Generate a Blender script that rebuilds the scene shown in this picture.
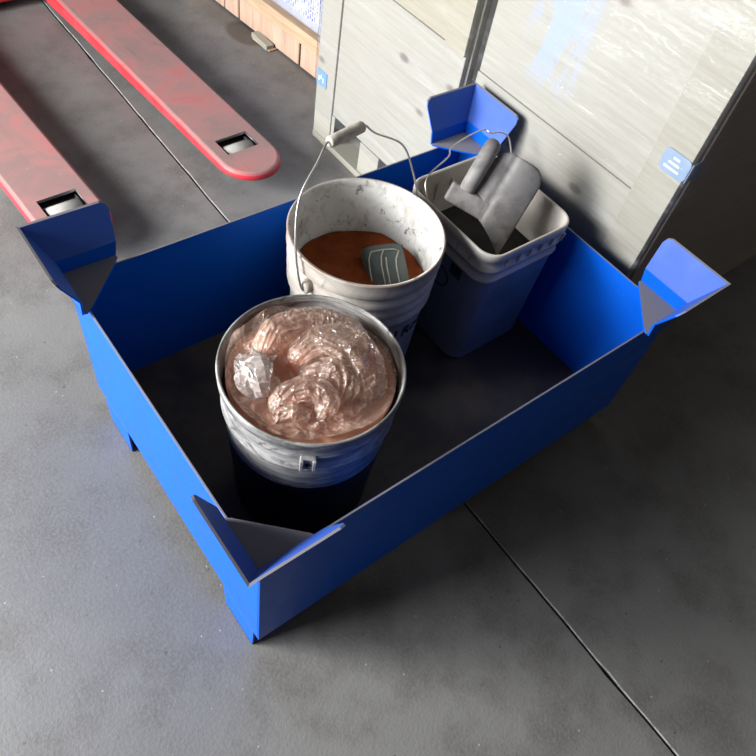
import bpy, bmesh, math, random
import numpy as np
from mathutils import Vector, Matrix, noise as mnoise

for o in list(bpy.data.objects): bpy.data.objects.remove(o, do_unlink=True)
SC = bpy.context.scene
COL = SC.collection
random.seed(7)

# ------------------------------------------------------------------ camera
FPX = 710.64
cam_d = bpy.data.cameras.new('camera')
cam = bpy.data.objects.new('camera', cam_d); COL.objects.link(cam)
cam_d.sensor_fit = 'HORIZONTAL'; cam_d.sensor_width = 36.0
cam_d.lens = FPX / 756 * 36.0
cam_d.clip_start = 0.02; cam_d.clip_end = 200
CR = Matrix(((0.7902262, -0.5968113, 0.1391358), (-0.4156240, -0.6887962, -0.5939836), (0.4503323, 0.4115532, -0.7923539)))
M4 = Matrix(((CR[0][0], -CR[1][0], -CR[2][0]), (CR[0][1], -CR[1][1], -CR[2][1]), (CR[0][2], -CR[1][2], -CR[2][2]))).to_4x4()
M4.translation = Vector((-0.20394, -0.32010, 1.37387))
cam.matrix_world = M4
SC.camera = cam

# ------------------------------------------------------------------ world, light, exposure
w = bpy.data.worlds.new('hall_air'); SC.world = w; w.use_nodes = True
w.node_tree.nodes['Background'].inputs[0].default_value = (1.0, 0.96, 0.91, 1)
w.node_tree.nodes['Background'].inputs[1].default_value = 0.075

def area(name, loc, tgt, sx, sy, power, col):
    l = bpy.data.lights.new(name, 'AREA'); l.shape = 'RECTANGLE'; l.size = sx; l.size_y = sy
    l.energy = power; l.color = col
    o = bpy.data.objects.new(name, l); COL.objects.link(o); o.location = loc
    o.rotation_euler = (Vector(tgt) - Vector(loc)).to_track_quat('-Z', 'Y').to_euler()
    return o
area('door_daylight', (-2.35, 1.90, 1.50), (0.3, 0.4, 0.2), 0.9, 0.9, 95, (1.0, 0.97, 0.92))     # bright sky low in the open loading door
area('door_sky', (-2.3, 1.45, 1.2), (0.0, 0.8, 0.2), 1.9, 1.9, 180, (0.93, 0.97, 1.0))               # rest of the open loading door

vs = SC.view_settings
vs.view_transform = 'Standard'; vs.look = 'None'; vs.gamma = 1.0; vs.use_curve_mapping = False
vs.exposure = 0.6

# ------------------------------------------------------------------ material helpers
class NT:
    def __init__(s, name):
        s.m = bpy.data.materials.new(name); s.m.use_nodes = True
        s.t = s.m.node_tree; s.n = s.t.nodes; s.n.clear()
        s.out = s.n.new('ShaderNodeOutputMaterial')
        s._co = None
    def new(s, typ, **kw):
        nd = s.n.new(typ)
        for k, v in kw.items():
            if k.startswith('i_'): s.set(nd, k[2:], v)
            else: setattr(nd, k, v)
        return nd
    def set(s, nd, key, v):
        key = int(key) if isinstance(key, str) and key.isdigit() else key.replace('_', ' ') if isinstance(key, str) else key
        sock = nd.inputs[key]
        if isinstance(v, bpy.types.NodeSocket): s.t.links.new(v, sock)
        elif isinstance(v, bpy.types.Node): s.t.links.new(v.outputs[0], sock)
        else:
            if hasattr(sock.default_value, '__len__') and not isinstance(v, (int, float)) and len(v) == 3 and len(sock.default_value) == 4: v = (*v, 1)
            sock.default_value = v
    def co(s, scale=(1, 1, 1), loc=(0, 0, 0), rot=(0, 0, 0), kind='Object'):
        if s._co is None: s._co = s.new('ShaderNodeTexCoord')
        mp = s.new('ShaderNodeMapping')
        s.t.links.new(s._co.outputs[kind], mp.inputs[0])
        mp.inputs['Scale'].default_value = scale; mp.inputs['Location'].default_value = loc; mp.inputs['Rotation'].default_value = rot
        return mp.outputs[0]
    def noise(s, sc, det=6, rough=.55, dist=0., co=None):
        nd = s.new('ShaderNodeTexNoise'); s.set(nd, 'Vector', co if co is not None else s.co())
        nd.inputs['Scale'].default_value = sc; nd.inputs['Detail'].default_value = det
        nd.inputs['Roughness'].default_value = rough; nd.inputs['Distortion'].default_value = dist
        return nd.outputs[0]
    def voro(s, sc, co=None, out='Distance'):
        nd = s.new('ShaderNodeTexVoronoi'); s.set(nd, 'Vector', co if co is not None else s.co()); nd.inputs['Scale'].default_value = sc
        return nd.outputs[out]
    def ramp(s, v, a, b, lo=0., hi=1.):
        nd = s.new('ShaderNodeMapRange'); nd.interpolation_type = 'SMOOTHSTEP'
        s.set(nd, 0, v)
        for i, x in enumerate((a, b, lo, hi)): nd.inputs[i + 1].default_value = x
        return nd.outputs[0]
    def math(s, op, a, b=0.):
        nd = s.new('ShaderNodeMath', operation=op); s.set(nd, 0, a); s.set(nd, 1, b); return nd.outputs[0]
    def mix(s, f, a, b):
        nd = s.new('ShaderNodeMix', data_type='RGBA')
        s.set(nd, 0, f); s.set(nd, 6, a); s.set(nd, 7, b); return nd.outputs[2]
    def nz(s):
        g = s.new('ShaderNodeNewGeometry'); x = s.new('ShaderNodeSeparateXYZ'); s.t.links.new(g.outputs['True Normal'], x.inputs[0]); return x.outputs[2]
    def bump(s, h, strength=.2, dist=.002):
        b = s.new('ShaderNodeBump'); s.set(b, 'Height', h); b.inputs['Strength'].default_value = strength; b.inputs['Distance'].default_value = dist
        return b.outputs[0]
    def pbsdf(s, col, rough=.5, metal=0., spec=.5, normal=None, **kw):
        b = s.new('ShaderNodeBsdfPrincipled')
        s.set(b, 'Base Color', col); s.set(b, 'Roughness', rough); s.set(b, 'Metallic', metal); s.set(b, 'Specular IOR Level', spec)
        if normal is not None: s.set(b, 'Normal', normal)
        for k, v in kw.items(): s.set(b, k, v)
        return b
    def done(s, sh):
        s.t.links.new(sh.outputs[0] if isinstance(sh, bpy.types.Node) else sh, s.out.inputs[0]); return s.m

MAT = {}
def m_floor():
    k = NT('worn_concrete')
    big = k.noise(.9, 4, .6); mid = k.noise(6, 8, .65); fine = k.noise(160, 3, .7)
    c = k.mix(k.ramp(big, .38, .62), (.132, .129, .126), (.178, .174, .169))
    c = k.mix(k.ramp(mid, .42, .66, 0, .65), c, (.078, .072, .067))
    c = k.mix(k.ramp(fine, .35, .75, 0, .5), c, (.19, .186, .182))
    v = k.voro(30, k.co((1, 1, 0), (3.1, 1.7, 0)))
    c = k.mix(k.ramp(v, .03, .065, .7, 0), c, (.42, .41, .40))
    v2 = k.voro(17, k.co((1, 1.6, 0), (.4, 9.7, 0)))
    c = k.mix(k.ramp(v2, .03, .07, .8, 0), c, (.05, .05, .05))
    # oil stain beside the wooden pallet
    vm = k.new('ShaderNodeVectorMath', operation='DISTANCE'); k.set(vm, 0, k.co((1, .62, 1), (0, 0, 0))); vm.inputs[1].default_value = (1.10, 1.905 * .62, 0)
    c = k.mix(k.ramp(k.math('ADD', vm.outputs['Value'], k.math('MULTIPLY', mid, .02)), .055, .075, .85, 0), c, (.055, .05, .048))
    r = k.ramp(mid, .3, .7, .34, .55)
    nrm = k.bump(k.math('ADD', fine, k.math('MULTIPLY', mid, 1.5)), .4, .0018)
    return k.done(k.pbsdf(c, r, 0, .5, nrm))
def m_blue():
    k = NT('blue_paint_dusty')
    n = k.noise(14, 6, .6); sc = k.noise(3, 6, .7, 1.5, k.co((1, 1, 5)))
    c = k.mix(k.ramp(n, .4, .7, 0, .35), (.002, .082, .50), (.003, .10, .56))
    c = k.mix(k.ramp(k.voro(40), .02, .05, .45, 0), c, (.25, .35, .6))
    dust = k.math('MULTIPLY', k.ramp(k.nz(), .15, .95), k.ramp(k.noise(9, 6, .6), .1, .45, .75, 1))
    c = k.mix(k.math('MULTIPLY', dust, .93), c, k.mix(k.ramp(k.nz(), .75, .97), (.12, .115, .118), (.215, .198, .190)))
    r = k.math('ADD', k.ramp(n, .3, .7, .30, .42), k.math('MULTIPLY', dust, .35))
    return k.done(k.pbsdf(c, r, 0, .14, k.bump(n, .08, .001)))
def m_trayfloor():
    k = NT('dirty_tray_floor')
    n = k.noise(5, 8, .65); f = k.noise(60, 4, .6)
    c = k.mix(k.ramp(n, .38, .62), (.040, .036, .034), (.085, .070, .055))
    c = k.mix(k.ramp(k.noise(2.3, 4, .6, 0, k.co((1, 1, 1), (5, 2, 0))), .52, .66, 0, .7), c, (.014, .022, .05))
    c = k.mix(k.ramp(f, .62, .8, 0, .5), c, (.10, .085, .07))
    return k.done(k.pbsdf(c, k.ramp(n, .3, .7, .38, .6), 0, .4, k.bump(f, .2, .001)))
def m_red():
    k = NT('worn_red_paint')
    n = k.noise(7, 8, .65, .6); f = k.noise(45, 5, .65); s = k.noise(4, 8, .7, 1.0, k.co((6, 1, 1)))
    red = k.mix(k.ramp(n, .4, .7), (.50, .022, .032), (.44, .04, .048))
    wear = k.mix(k.ramp(n, .38, .66), (.34, .165, .158), (.245, .155, .147))
    wear = k.mix(k.ramp(s, .56, .75, 0, .6), wear, (.13, .10, .09))
    wear = k.mix(k.ramp(f, .62, .8, 0, .5), wear, (.45, .36, .34))
    top = k.math('MULTIPLY', k.ramp(k.nz(), .3, .9), k.ramp(n, .22, .5, .55, 1))
    c = k.mix(top, red, wear)
    return k.done(k.pbsdf(c, .5, 0, .4, k.bump(f, .12, .001)))
def m_whitebucket():
    k = NT('dirty_white_plastic')
    n = k.noise(9, 8, .7, .5); f = k.noise(30, 6, .7, 1.2, k.co((1, 1, .35)))
    c = k.mix(k.ramp(n, .36, .66, 0, .75), (.50, .47, .43), (.29, .235, .195))
    c = k.mix(k.ramp(f, .60, .70, 0, .75), c, (.16, .13, .11))
    c = k.mix(k.ramp(k.voro(38, k.co((1, 1, .7))), .05, .10, .7, 0), c, (.20, .10, .07))
    sz = k.new('ShaderNodeSeparateXYZ'); k.set(sz, 0, k.co())
    c = k.mix(k.math('MULTIPLY', k.ramp(sz.outputs[2], .366, .372), k.ramp(k.noise(18, 5, .6), .35, .55, .25, .85)), c, (.27, .19, .15))
    return k.done(k.pbsdf(c, .42, 0, .45, k.bump(f, .06, .001)))
def m_whiteinner():
    k = NT('stained_bucket_inside')
    n = k.noise(16, 8, .7, .8); f = k.noise(42, 6, .75, 1.5, k.co((1, 1, .6)))
    c = k.mix(k.ramp(n, .45, .65, 0, .8), (.56, .55, .53), (.33, .295, .26))
    c = k.mix(k.ramp(f, .575, .64, 0, .85), c, (.11, .09, .08))
    return k.done(k.pbsdf(c, .5, 0, .4))
def m_square():
    k = NT('grey_white_plastic')
    n = k.noise(10, 8, .65, .5); f = k.noise(36, 6, .7)
    c = k.mix(k.ramp(n, .4, .7, 0, .7), (.53, .495, .45), (.36, .325, .285))
    c = k.mix(k.ramp(f, .64, .75, 0, .5), c, (.2, .18, .16))
    return k.done(k.pbsdf(c, .4, 0, .45))
def m_blackbucket():
    k = NT('black_plastic')
    n = k.noise(12, 6, .6)
    c = k.mix(k.ramp(n, .5, .75, 0, .6), (.012, .012, .014), (.05, .045, .04))
    return k.done(k.pbsdf(c, .42, 0, .45))
def m_greycollar():
    k = NT('dust_caked_black_plastic')
    a = k.noise(9, 9, .78, .8, k.co((1, 1, 9))); b = k.noise(34, 6, .75, 1.0, k.co((1, 1, 2.2)))
    c = k.mix(k.ramp(a, .38, .60), (.12, .115, .112), (.36, .35, .34))
    c = k.mix(k.ramp(b, .60, .70, 0, .8), c, (.62, .61, .60))
    c = k.mix(k.ramp(k.noise(16, 8, .75, 1.0, k.co((1, 1, 3), (4, 0, 0))), .55, .64, 0, .85), c, (.045, .042, .042))
    return k.done(k.pbsdf(c, .38, 0, .55, k.bump(a, .25, .0015)))
def m_simple(name, c, rough=.5, metal=0., c2=None, sc=20, amt=.6, spec=.5, bmp=.1):
    k = NT(name); n = k.noise(sc, 7, .65, .4)
    col = k.mix(k.ramp(n, .38, .68, 0, amt), c, c2 or tuple(x * .6 for x in c))
    return k.done(k.pbsdf(col, rough, metal, spec, k.bump(n, bmp, .0015)))
def m_powder():
    k = NT('rust_orange_powder')
    n = k.noise(14, 8, .7); f = k.noise(260, 3, .7)
    c = k.mix(k.ramp(n, .35, .7), (.25, .060, .018), (.17, .036, .011))
    return k.done(k.pbsdf(c, .95, 0, .1, k.bump(k.math('ADD', n, k.math('MULTIPLY', f, .3)), .7, .006)))
def m_powderbag():
    k = NT('pale_orange_powder')
    n = k.noise(18, 8, .7)
    c = k.mix(k.ramp(n, .3, .7), (.95, .50, .35), (.85, .39, .26))
    return k.done(k.pbsdf(c, .95, 0, .1, k.bump(n, .5, .004)))
def m_film_bag(alpha=.30, tint=(1.0, .73, .59), name='clear_bag_film'):
    k = NT(name); n = k.noise(26, 7, .65, .9); f = k.noise(90, 4, .6, .5)
    cr = k.math('ABSOLUTE', k.math('SUBTRACT', k.noise(15, 3, .5, 1.2), .5)); cr2 = k.math('ABSOLUTE', k.math('SUBTRACT', k.noise(34, 2, .5, .8), .5))
    hgt = k.math('SUBTRACT', k.math('MULTIPLY', n, .25), k.math('ADD', k.math('MULTIPLY', k.math('MINIMUM', cr, .10), 3.0), k.math('MULTIPLY', k.math('MINIMUM', cr2, .08), 1.4)))
    nrm = k.bump(hgt, .8, .012)
    d = k.new('ShaderNodeBsdfDiffuse'); k.set(d, 'Color', tint); k.set(d, 'Normal', nrm)
    tl = k.new('ShaderNodeBsdfTranslucent'); k.set(tl, 'Color', tint)
    dm = k.new('ShaderNodeMixShader'); k.set(dm, 0, .45); k.set(dm, 1, d); k.set(dm, 2, tl)
    tr = k.new('ShaderNodeBsdfTransparent'); k.set(tr, 'Color', (.99, .96, .94))
    a = k.new('ShaderNodeMixShader'); k.set(a, 0, k.math('ADD', k.ramp(k.noise(11, 6, .6), .35, .68, alpha - .16, alpha + .14), k.ramp(cr, 0, .035, .25, 0))); k.set(a, 1, tr); k.set(a, 2, dm)
    g = k.new('ShaderNodeBsdfGlossy'); k.set(g, 'Roughness', .12); k.set(g, 'Normal', nrm); k.set(g, 'Color', (1, 1, 1))
    fr = k.new('ShaderNodeFresnel'); fr.inputs['IOR'].default_value = 1.5; k.set(fr, 'Normal', nrm)
    e = k.new('ShaderNodeMixShader'); k.set(e, 0, k.math('MULTIPLY', fr.outputs[0], 1.2)); k.set(e, 1, a); k.set(e, 2, g)
    return k.done(e)
def m_wrap():
    k = NT('stretch_wrap_film')
    st = k.noise(9, 6, .6, .6, k.co((1, .35, 3.2), (0, 0, 0), (.5, 0, 0))); f = k.noise(38, 5, .65, .8, k.co((1, .5, 1.6)))
    nrm = k.bump(k.math('ADD', st, k.math('MULTIPLY', f, .35)), .45, .007)
    tr = k.new('ShaderNodeBsdfTransparent'); k.set(tr, 'Color', (.985, .985, .99))
    d = k.new('ShaderNodeBsdfDiffuse'); k.set(d, 'Color', (.86, .87, .90)); k.set(d, 'Normal', nrm)
    a = k.new('ShaderNodeMixShader'); k.set(a, 0, k.ramp(st, .50, .85, .03, .16)); k.set(a, 1, tr); k.set(a, 2, d)
    g = k.new('ShaderNodeBsdfGlossy'); k.set(g, 'Roughness', .13); k.set(g, 'Normal', nrm)
    fr = k.new('ShaderNodeFresnel'); fr.inputs['IOR'].default_value = 1.45; k.set(fr, 'Normal', nrm)
    e = k.new('ShaderNodeMixShader'); k.set(e, 0, k.math('MINIMUM', fr.outputs[0], .22)); k.set(e, 1, a); k.set(e, 2, g)
    return k.done(e)
def m_ply(name, c1, c2, knots=True, painted_reflection=False):
    k = NT(name)
    g = k.noise(5, 8, .68, .3, k.co((1, .9, 26))); big = k.noise(2.2, 4, .6)
    c = k.mix(k.ramp(g, .35, .7), c1, c2)
    c = k.mix(k.ramp(big, .4, .7, 0, .35), c, tuple(x * .82 for x in c1))
    if knots:
        v = k.voro(8.5, k.co((0, .75, 1.3), (.3, .17, .4)))
        c = k.mix(k.math('MULTIPLY', k.ramp(v, .07, .17, .8, 0), k.ramp(k.noise(4, 2, .5, 0, k.co((0, 1, 1), (2, 3, 1))), .42, .5)), c, (.11, .085, .08))
    if painted_reflection:   # bluish daylight reflection of the wrap, painted into the plywood colour
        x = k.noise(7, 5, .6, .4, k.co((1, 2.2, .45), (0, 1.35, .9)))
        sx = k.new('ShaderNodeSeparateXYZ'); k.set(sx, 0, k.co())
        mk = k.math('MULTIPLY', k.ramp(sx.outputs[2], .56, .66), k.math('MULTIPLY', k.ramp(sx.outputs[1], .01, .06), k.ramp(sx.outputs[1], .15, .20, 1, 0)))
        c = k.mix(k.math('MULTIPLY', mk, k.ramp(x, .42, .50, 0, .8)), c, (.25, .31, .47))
    return k.done(k.pbsdf(c, .55, 0, .35, k.bump(g, .15, .002)))
def m_wood(name, c1, c2, axis=1):
    k = NT(name); s = [28, 28, 28]; s[axis] = 3
    g = k.noise(1, 8, .65, 1.2, k.co(tuple(s))); b = k.noise(5, 4, .6)
    c = k.mix(k.ramp(g, .34, .68), c1, c2)
    c = k.mix(k.ramp(b, .45, .7, 0, .4), c, tuple(x * .7 for x in c1))
    return k.done(k.pbsdf(c, .65, 0, .3, k.bump(g, .2, .002)))
def m_print():
    k = NT('printed_packaging')
    b = k.new('ShaderNodeTexBrick'); k.set(b, 'Vector', k.co((1, 1, 1), (0, 0, 0), (0, 1.5708, 0))); b.inputs['Scale'].default_value = 22
    b.inputs['Color1'].default_value = (.05, .07, .28, 1); b.inputs['Color2'].default_value = (.30, .30, .42, 1); b.inputs['Mortar'].default_value = (.42, .43, .50, 1)
    b.inputs['Mortar Size'].default_value = .06
    n = k.noise(70, 3, .8)
    c = k.mix(k.ramp(n, .44, .52), (.42, .43, .50), b.outputs[0])
    return k.done(k.pbsdf(c, .35))
MAT.update(floor=m_floor(), blue=m_blue(), trayfloor=m_trayfloor(), red=m_red(), white=m_whitebucket(), inner=m_whiteinner(),
    square=m_square(), black=m_blackbucket(), collar=m_greycollar(), powder=m_powder(), bagpowder=m_powderbag(), film=m_film_bag(),
    tuft=m_film_bag(.36, (.95, .86, .82), 'bunched_bag_film'), wrap=m_wrap(),
    ply=m_ply('pale_plywood', (.315, .304, .266), (.27, .256, .215)), plyblue=m_ply('pale_plywood_painted_reflection', (.315, .304, .266), (.27, .256, .215), True, True),
    plyyel=m_ply('yellowed_plywood', (.30, .28, .215), (.255, .232, .175)), cleat=m_ply('pale_softwood_cleat', (.30, .288, .24), (.25, .234, .19), False),
    plydark=m_ply('unlit_brown_plywood', (.36, .30, .26), (.28, .23, .195), False),  # plywood copy with the unlit end's brown shade put into the colour
    palletwood=m_wood('pallet_block_wood', (.48, .33, .25), (.36, .235, .165), 2), deckwood=m_wood('pallet_deck_wood', (.46, .33, .215), (.36, .24, .15), 1),
    wire=m_simple('galvanised_wire', (.55, .53, .50), .35, .85, (.3, .27, .24)), grip=m_simple('grubby_grip_plastic', (.46, .42, .36), .6, 0, (.24, .20, .16), 60),
    scoop=m_simple('dusty_grey_plastic', (.235, .222, .217), .6, 0, (.10, .092, .090), 15, .95, .3), greenscoop=m_simple('grey_green_plastic', (.085, .105, .098), .5, 0, (.055, .07, .066), 18, .8),
    ridge=m_simple('powdered_ridge', (.42, .40, .35), .7), roller=m_simple('scuffed_roller', (.34, .325, .305), .6, 0, (.22, .21, .20), 30),
    steel=m_simple('dark_steel', (.09, .085, .085), .45, .6), darkgap=m_simple('joint_dirt', (.035, .033, .032), .9), jointlip=m_simple('chipped_joint_edge', (.27, .265, .26), .8, 0, (.10, .10, .10), 30, .85),
    ink=m_simple('black_ink', (.012, .012, .014), .5), labelbrown=m_simple('dark_printed_label', (.035, .028, .035), .4), clip=m_simple('blue_grey_steel_clip', (.26, .36, .52), .3, .35, (.38, .45, .55), 12),
    bluelabel=m_simple('blue_label', (.12, .25, .52), .35, 0, (.2, .32, .55), 30), paper=m_simple('white_paper', (.8, .8, .82), .4), lilac=m_simple('lilac_print', (.30, .16, .36), .4), printed=m_print(),
    greymix=m_simple('grey_dried_residue', (.030, .028, .026), .85, 0, (.008, .008, .008), 9, .95, .2, .5), rubber=m_simple('black_rubber', (.02, .02, .02), .7),
    wallpaint=m_simple('grey_wall_paint', (.3, .3, .3), .8), carton=m_simple('white_plastic_sack', (.36, .37, .43), .3, 0, (.24, .25, .32), 9, .8))

# ------------------------------------------------------------------ mesh helpers
def mesh_obj(name, verts, faces, mat, parent=None, smooth=False, loc=None):
    me = bpy.data.meshes.new(name); me.from_pydata([tuple(v) for v in verts], [], faces); me.update()
    return link(name, me, mat, parent, smooth, loc)
def link(name, me, mat, parent=None, smooth=False, loc=None):
    if mat is not None and not me.materials: me.materials.append(mat if not isinstance(mat, str) else MAT[mat])
    if smooth: me.polygons.foreach_set('use_smooth', [True] * len(me.polygons))
    o = bpy.data.objects.new(name, me); COL.objects.link(o)
    if parent is not None: o.parent = parent
    if loc is not None: o.location = loc
    return o
def bm_obj(name, bm, mat, parent=None, smooth=False, loc=None):
    bmesh.ops.recalc_face_normals(bm, faces=bm.faces[:])
    me = bpy.data.meshes.new(name); bm.to_mesh(me); bm.free()
    return link(name, me, mat, parent, smooth, loc)
def thing(name, label, cat, loc=(0, 0, 0), rz=0., group=None):
    o = bpy.data.objects.new(name, None); COL.objects.link(o); o.location = loc; o.rotation_euler = (0, 0, rz)
    o.empty_display_size = .05
    return tag(o, label, cat, group)
def tag(o, label, cat, group=None):
    o['label'] = label; o['category'] = cat
    if group: o['group'] = group
    return o
def box(name, lo, hi, mat, parent=None, bev=.002, seg=1):
    bm = bmesh.new(); add_box(bm, lo, hi, bev, seg); return bm_obj(name, bm, mat, parent)
def add_box(bm, lo, hi, bev=0., seg=1):
    r = bmesh.ops.create_cube(bm, size=1.0); vs_ = r['verts']
    for v in vs_: v.co = Vector([lo[i] + (v.co[i] + .5) * (hi[i] - lo[i]) for i in range(3)])
    if bev > 0:
        es = list({e for v in vs_ for e in v.link_edges})
        bmesh.ops.bevel(bm, geom=es, offset=min(bev, .45 * min(abs(hi[i] - lo[i]) for i in range(3))), segments=seg, affect='EDGES', profile=.5)
def prism(pts, axis_vec, bm=None, bev=0.):
    """pts: 3D loop, extruded by axis_vec"""
    bm = bm or bmesh.new(); n = len(pts); a = Vector(axis_vec)
    v0 = [bm.verts.new(Vector(p)) for p in pts]; v1 = [bm.verts.new(Vector(p) + a) for p in pts]
    fs = [bm.faces.new(v0), bm.faces.new(v1[::-1])] + [bm.faces.new((v0[i], v1[i], v1[(i + 1) % n], v0[(i + 1) % n])) for i in range(n)]
    if bev > 0:
        bmesh.ops.bevel(bm, geom=list({e for f in fs for e in f.edges}), offset=bev, segments=1, affect='EDGES', profile=.5)
    return bm
def lathe(profile, n=96, bm=None, squash=None):
    bm = bm or bmesh.new(); rings = []
    for (r, z) in profile:
        rings.append([bm.verts.new((r * math.cos(2 * math.pi * i / n), r * math.sin(2 * math.pi * i / n), z)) for i in range(n)])
    for a, b in zip(rings, rings[1:]):
        for i in range(n): bm.faces.new((a[i], a[(i + 1) % n], b[(i + 1) % n], b[i]))
    return bm, rings
def tube(path, r, n=8, cap=True, bm=None):
    bm = bm or bmesh.new(); P = [Vector(p) for p in path]; rings = []
    up = Vector((0, 0, 1))
    for i, p in enumerate(P):
        t = (P[min(i + 1, len(P) - 1)] - P[max(i - 1, 0)]).normalized()
        a = t.cross(up)
        if a.length < .05: a = t.cross(Vector((1, 0, 0)))
        a.normalize(); b = t.cross(a).normalized(); up = b.cross(t) if False else up
        rr = r[i] if hasattr(r, '__len__') else r
        rings.append([bm.verts.new(p + (a * math.cos(2 * math.pi * k / n) + b * math.sin(2 * math.pi * k / n)) * rr) for k in range(n)])
    for x, y in zip(rings, rings[1:]):
        for k in range(n): bm.faces.new((x[k], x[(k + 1) % n], y[(k + 1) % n], y[k]))
    if cap: bm.faces.new(rings[0][::-1]); bm.faces.new(rings[-1])
    return bm
def smooth_path(pts, n=10):
    P = [Vector(p) for p in pts]; out = []
    for i in range(len(P) - 1):
        p0, p1, p2, p3 = P[max(i - 1, 0)], P[i], P[i + 1], P[min(i + 2, len(P) - 1)]
        for k in range(n):
            t = k / n
            out.append(.5 * ((2 * p1) + (p2 - p0) * t + (2 * p0 - 5 * p1 + 4 * p2 - p3) * t * t + (3 * p1 - p0 - 3 * p2 + p3) * t ** 3))
    return out + [P[-1]]

# ================================================================== THE SETTING: concrete floor with a saw-cut joint
JX = 0.538
def slab(x0, x1, joint_side):
    bm = bmesh.new(); N = 260; ys = [-3 + 8.0 * i / N for i in range(N + 1)]
    def jx(y):
        s = mnoise.noise((0, y * 5, 3.3)) * .0022 + mnoise.noise((0, y * 23, 1.3)) * .0012
        return JX + .0065 * (y - .5) + joint_side * .0022 + s + joint_side * max(0, mnoise.noise((9 * joint_side, y * 13, 7))) ** 2 * .007
    top_o, top_j, lip, bot = [], [], [], []
    for y in ys:
        j = jx(y)
        top_o.append(bm.verts.new((x0 if joint_side < 0 else x1, y, 0)))
        top_j.append(bm.verts.new((j + joint_side * .0020, y, 0)))
        lip.append(bm.verts.new((j, y, -.002))); bot.append(bm.verts.new((j, y, -.03)))
    for i in range(N):
        for a, b in ((top_o, top_j), (top_j, lip), (lip, bot)):
            f = bm.faces.new((a[i], a[i + 1], b[i + 1], b[i]))
            f.material_index = 1 if a is top_j else 0
    bmesh.ops.recalc_face_normals(bm, faces=bm.faces[:])
    if bm.faces[0].normal.z < 0: bmesh.ops.reverse_faces(bm, faces=bm.faces[:])
    return bm
fl = mesh_obj('floor', [(-9, -7, -.03), (9, -7, -.03), (9, 9, -.03), (-9, 9, -.03)], [(0, 1, 2, 3)], 'darkgap'); fl['kind'] = 'structure'
for sd, x0, x1 in ((-1, -9, JX), (1, JX, 9)):
    bm = slab(x0, x1, sd)
    me = bpy.data.meshes.new('slab'); bm.to_mesh(me); bm.free()
    me.materials.append(MAT['floor']); me.materials.append(MAT['jointlip'])
    o = bpy.data.objects.new('slab', me); COL.objects.link(o); o.parent = fl
# outer continuation of the slabs (beyond the modelled joint)
for y0, y1 in ((-7, -3), (5, 9)):
    mesh_obj('slab', [(-9, y0, 0), (9, y0, 0), (9, y1, 0), (-9, y1, 0)], [(0, 1, 2, 3)], 'floor', fl)

# the wall with the open loading door the daylight comes through (left of the view)
wl = mesh_obj('wall_left', [], [], 'wallpaint'); wl['kind'] = 'structure'
bm = bmesh.new()
add_box(bm, (-2.75, -5, 0), (-2.5, .45, 3.4)); add_box(bm, (-2.75, 2.75, 0), (-2.5, 7, 3.4)); add_box(bm, (-2.75, .45, 2.4), (-2.5, 2.75, 3.4))
bm.to_mesh(wl.data); bm.free()

# ================================================================== BLUE STACKING TRAY
L, W, H, HB, T = 0.950, 0.643, 0.407, 0.087, 0.004
tray = thing('stacking_tray', 'blue painted steel stacking tray with flared corner brackets holding three buckets', 'tray', (0, 0, 0))
box('floor_plate', (T, T, HB), (L - T, W - T, HB + T), 'trayfloor', tray, 0)
def wall(lo, hi): box('side_wall', lo, hi, 'blue', tray, .0008)
wall((0, 0, HB), (L, T, H)); wall((0, W - T, HB), (L, W, H))
wall((0, T, HB), (T, W - T, H)); wall((L - T, T, HB), (L, W - T, H))
# feet: open bent-plate feet under the short sides, near the corners
def foot(xs, y0, y1):
    # xs = +1: face at x=0 ; -1: face at x=L
    X0 = 0.0 if xs > 0 else L
    bm = bmesh.new()
    s = .012
    prism([(X0, y0, HB), (X0, y1, HB), (X0, y1 - s * .4, 0), (X0, y0 + s * .4, 0)], (xs * T, 0, 0), bm, .0006)
    prism([(X0 + xs * .085, y0, HB), (X0 + xs * .085, y1, HB), (X0 + xs * .085, y1 - s * .4, 0), (X0 + xs * .085, y0 + s * .4, 0)], (xs * T, 0, 0), bm, .0006)
    add_box(bm, (min(X0, X0 + xs * .089), y0 + .005, 0), (max(X0, X0 + xs * .089), y1 - .005, T), .0006)
    bm_obj('foot', bm, 'blue', tray)
for xs in (1, -1):
    foot(xs, .017, .122); foot(xs, W - .136, W - .03)
# centre runner under the long way
bm = bmesh.new()
for x in (.462, .50): add_box(bm, (x, .03, 0), (x + T, W - .03, HB), .0006)
add_box(bm, (.462, .03, 0), (.504, W - .03, T), .0006)
bm_obj('runner', bm, 'blue', tray)
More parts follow.
